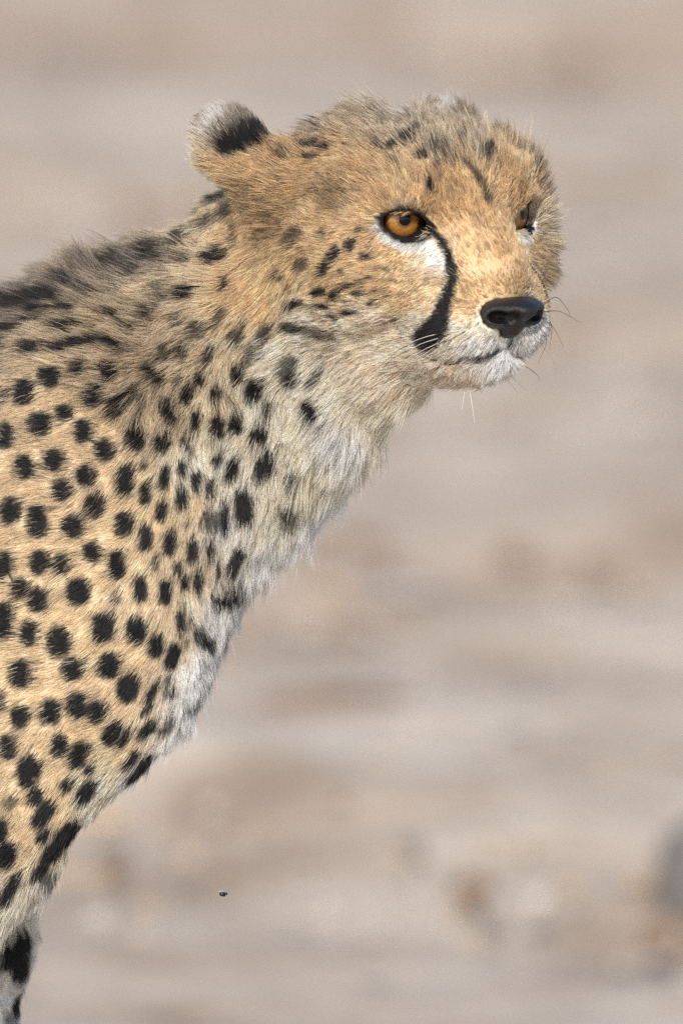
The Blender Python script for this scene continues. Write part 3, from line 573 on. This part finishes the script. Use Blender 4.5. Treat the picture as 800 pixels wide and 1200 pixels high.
dk = ramp(noise(.38, 4).outputs[0], (.40, (.86, .81, .78)), (.58, (1, 1, 1))); cc_ = mixc(cc_, dk, 1.0, 'MULTIPLY'); g_.links.new(cc_, pb.inputs['Base Color'])
gbp = g_.nodes.new('ShaderNodeBump'); gbp.inputs['Strength'].default_value = .6; gbp.inputs['Distance'].default_value = .02; g_.links.new(noise(25, 6).outputs[0], gbp.inputs['Height']); g_.links.new(gbp.outputs[0], pb.inputs['Normal'])
ground = link_mesh('ground', G, np.stack([b0, b0 + nyy, b0 + nyy + 1, b0 + 1], -1), gm); ground['kind'] = 'structure'
gm_st = [mat('stone_pale', (.52, .46, .41), .9), mat('stone_brown', (.24, .155, .10), .9), mat('stone_grey', (.20, .18, .165), .9), mat('stone_tan', (.50, .38, .26), .9)]
for m_ in gm_st:
    t_ = m_.node_tree; nz = t_.nodes.new('ShaderNodeTexNoise'); nz.inputs['Scale'].default_value = 30; nz.inputs['Detail'].default_value = 5; b_ = t_.nodes['Principled BSDF']; c0 = b_.inputs['Base Color'].default_value[:3]
    rmp = t_.nodes.new('ShaderNodeValToRGB'); rmp.color_ramp.elements[0].position = .3; rmp.color_ramp.elements[1].position = .7
    rmp.color_ramp.elements[0].color = (*[v * .7 for v in c0], 1); rmp.color_ramp.elements[1].color = (*[min(.8, v * 1.2) for v in c0], 1)
    t_.links.new(nz.outputs[0], rmp.inputs[0]); t_.links.new(rmp.outputs[0], b_.inputs['Base Color'])
def rock(seed, nu=14, nv=9):
    r = np.random.default_rng(seed); V = [(0, 0, -1)]
    for i in range(1, nv):
        a = math.pi * i / nv
        for j in range(nu): b = 2 * math.pi * j / nu; V.append((math.sin(a) * math.cos(b), math.sin(a) * math.sin(b), -math.cos(a)))
    V.append((0, 0, 1)); V = np.array(V); rad = np.ones(len(V))
    for _ in range(14):
        d = r.normal(size=3); d /= np.linalg.norm(d); rad = np.minimum(rad, r.uniform(.62, .9) / np.maximum(V @ d, .05))
    V = V * rad[:, None]; Fq = [(0, 1 + (j + 1) % nu, 1 + j) for j in range(nu)]
    for i in range(nv - 2):
        for j in range(nu): Fq.append((1 + i * nu + j, 1 + i * nu + (j + 1) % nu, 1 + (i + 1) * nu + (j + 1) % nu, 1 + (i + 1) * nu + j))
    k = 1 + (nv - 2) * nu; Fq += [(k + j, k + (j + 1) % nu, len(V) - 1) for j in range(nu)]
    return V, Fq
# ------------------------------------------------------------------ stones, gravel, dry grass behind the animal
protos = [link_mesh('stone', *rock(s), gm_st[0], smooth=False) for s in range(4)]; rock_me = [o.data for o in protos]
for o in protos: bpy.data.objects.remove(o)
LAB = {0: 'pale rounded stone lying on the dry soil behind the cheetah', 1: 'brown stone half sunk in the soil behind the cheetah', 2: 'dark grey stone on the soil behind the cheetah', 3: 'tan stone on the dry soil behind the cheetah'}
GRP = {0: 'pale stones on the ground', 1: 'brown stones on the ground', 2: 'grey stones on the ground', 3: 'tan stones on the ground'}
def stone(x, y, w, h, c, label=None, flat=.6):
    """x, y of its middle in the photograph; w wide and h high there, in pixels"""
    P = gpt(x, y + h / 2); sc_ = np.linalg.norm(P - CAM) / DIST / PXM
    me = rock_me[rng.integers(4)].copy(); me.name = 'stone'; me.materials.clear(); me.materials.append(gm_st[c])
    o = bpy.data.objects.new('stone', me); col.objects.link(o); r = w * sc_ / 2 / .8
    hz = h * sc_ / 2 / .8; o.location = (P[0], P[1] + r, hz * .35); o.scale = (r, r * rng.uniform(.8, 1.3), hz); o.rotation_euler = (rng.uniform(-.2, .2), rng.uniform(-.2, .2), rng.uniform(0, 6.3))
    o['label'] = label or LAB[c]; o['category'] = 'stone'
    if not label: o['group'] = GRP[c]
stone(478, 925, 46, 26, 0, 'larger pale stone of a close pair on the soil beyond the cheetah')
stone(553, 906, 34, 20, 0, 'smaller pale stone of a close pair on the soil beyond the cheetah')
for a in ((118, 1072, 26, 20, 0), (390, 1105, 40, 16, 0), (720, 910, 26, 16, 3), (165, 1095, 30, 14, 3), (345, 735, 50, 14, 0), (470, 690, 60, 12, 0),
          (655, 830, 90, 30, 2), (610, 862, 50, 20, 2), (740, 800, 40, 20, 1), (440, 640, 60, 16, 1), (560, 1135, 60, 18, 2), (300, 1150, 60, 20, 2)):
    stone(*a)
stone(385, 828, 170, 30, 1, 'long low brown clod of earth on the soil behind the cheetah')
stone(870, 985, 190, 170, 2, 'large dark grey boulder standing on the soil beyond the cheetah')
# gravel: thousands of pebbles, one mesh
bv, bf = rock(9, 6, 4); bv = np.array(bv); NP = 4200
gy_ = 2.2 + 16 * rng.random(NP) ** 1.6; gx_ = rng.uniform(-1, 1, NP) * (.9 + .07 * gy_); sz = .005 + .016 * rng.random(NP) ** 3
A_ = rng.uniform(0, 6.3, NP); rv = np.stack([np.cos(A_), -np.sin(A_), np.sin(A_), np.cos(A_)], -1).reshape(-1, 2, 2)
PV = np.repeat(bv[None], NP, 0) * (sz[:, None, None] * np.array([1, .8, .6])); PV[..., :2] = np.einsum('nij,nkj->nki', rv, PV[..., :2]); PV += np.stack([gx_, gy_, sz * .15], -1)[:, None]
PFc = [tuple(v + i * len(bv) for v in f) for i in range(NP) for f in bf]
grav = link_mesh('gravel', PV.reshape(-1, 3), PFc, gm_st[0], smooth=False); grav['kind'] = 'stuff'; grav['label'] = 'loose pale and brown gravel strewn over the dry soil'; grav['category'] = 'gravel'
for m_ in gm_st[1:]: grav.data.materials.append(m_)
grav.data.polygons.foreach_set('material_index', np.repeat(rng.choice(4, NP, p=[.4, .25, .1, .25]), len(bf)).astype(np.int32))
# a fly on the wing before the animal
fl = bpy.data.objects.new('fly', None); col.objects.link(fl); fl.location = Wp(261, 1048, -.05); fl['label'] = 'tiny dark fly in the air below the chest of the cheetah'; fl['category'] = 'fly'
fm = mat('fly_shell', (.008, .008, .009), .25); bv2, bf2 = rock(3, 12, 8); bv2 = np.array(bv2)
link_mesh('body', bv2 * [.0017, .0013, .0015], bf2, fm, fl); link_mesh('head', bv2 * .0008 + [.0017, 0, .0003], bf2, fm, fl)
wm = mat('fly_wing', (.55, .55, .52), .2, Alpha=.5)
for sg in (1, -1): link_mesh('wing', [(.0006, sg * .0004, .0008), (-.0004, sg * .0016, .0016), (-.0022, sg * .0018, .0014), (-.0014, sg * .0005, .0009)], [(0, 1, 2, 3)], wm, fl, False)
log('done')
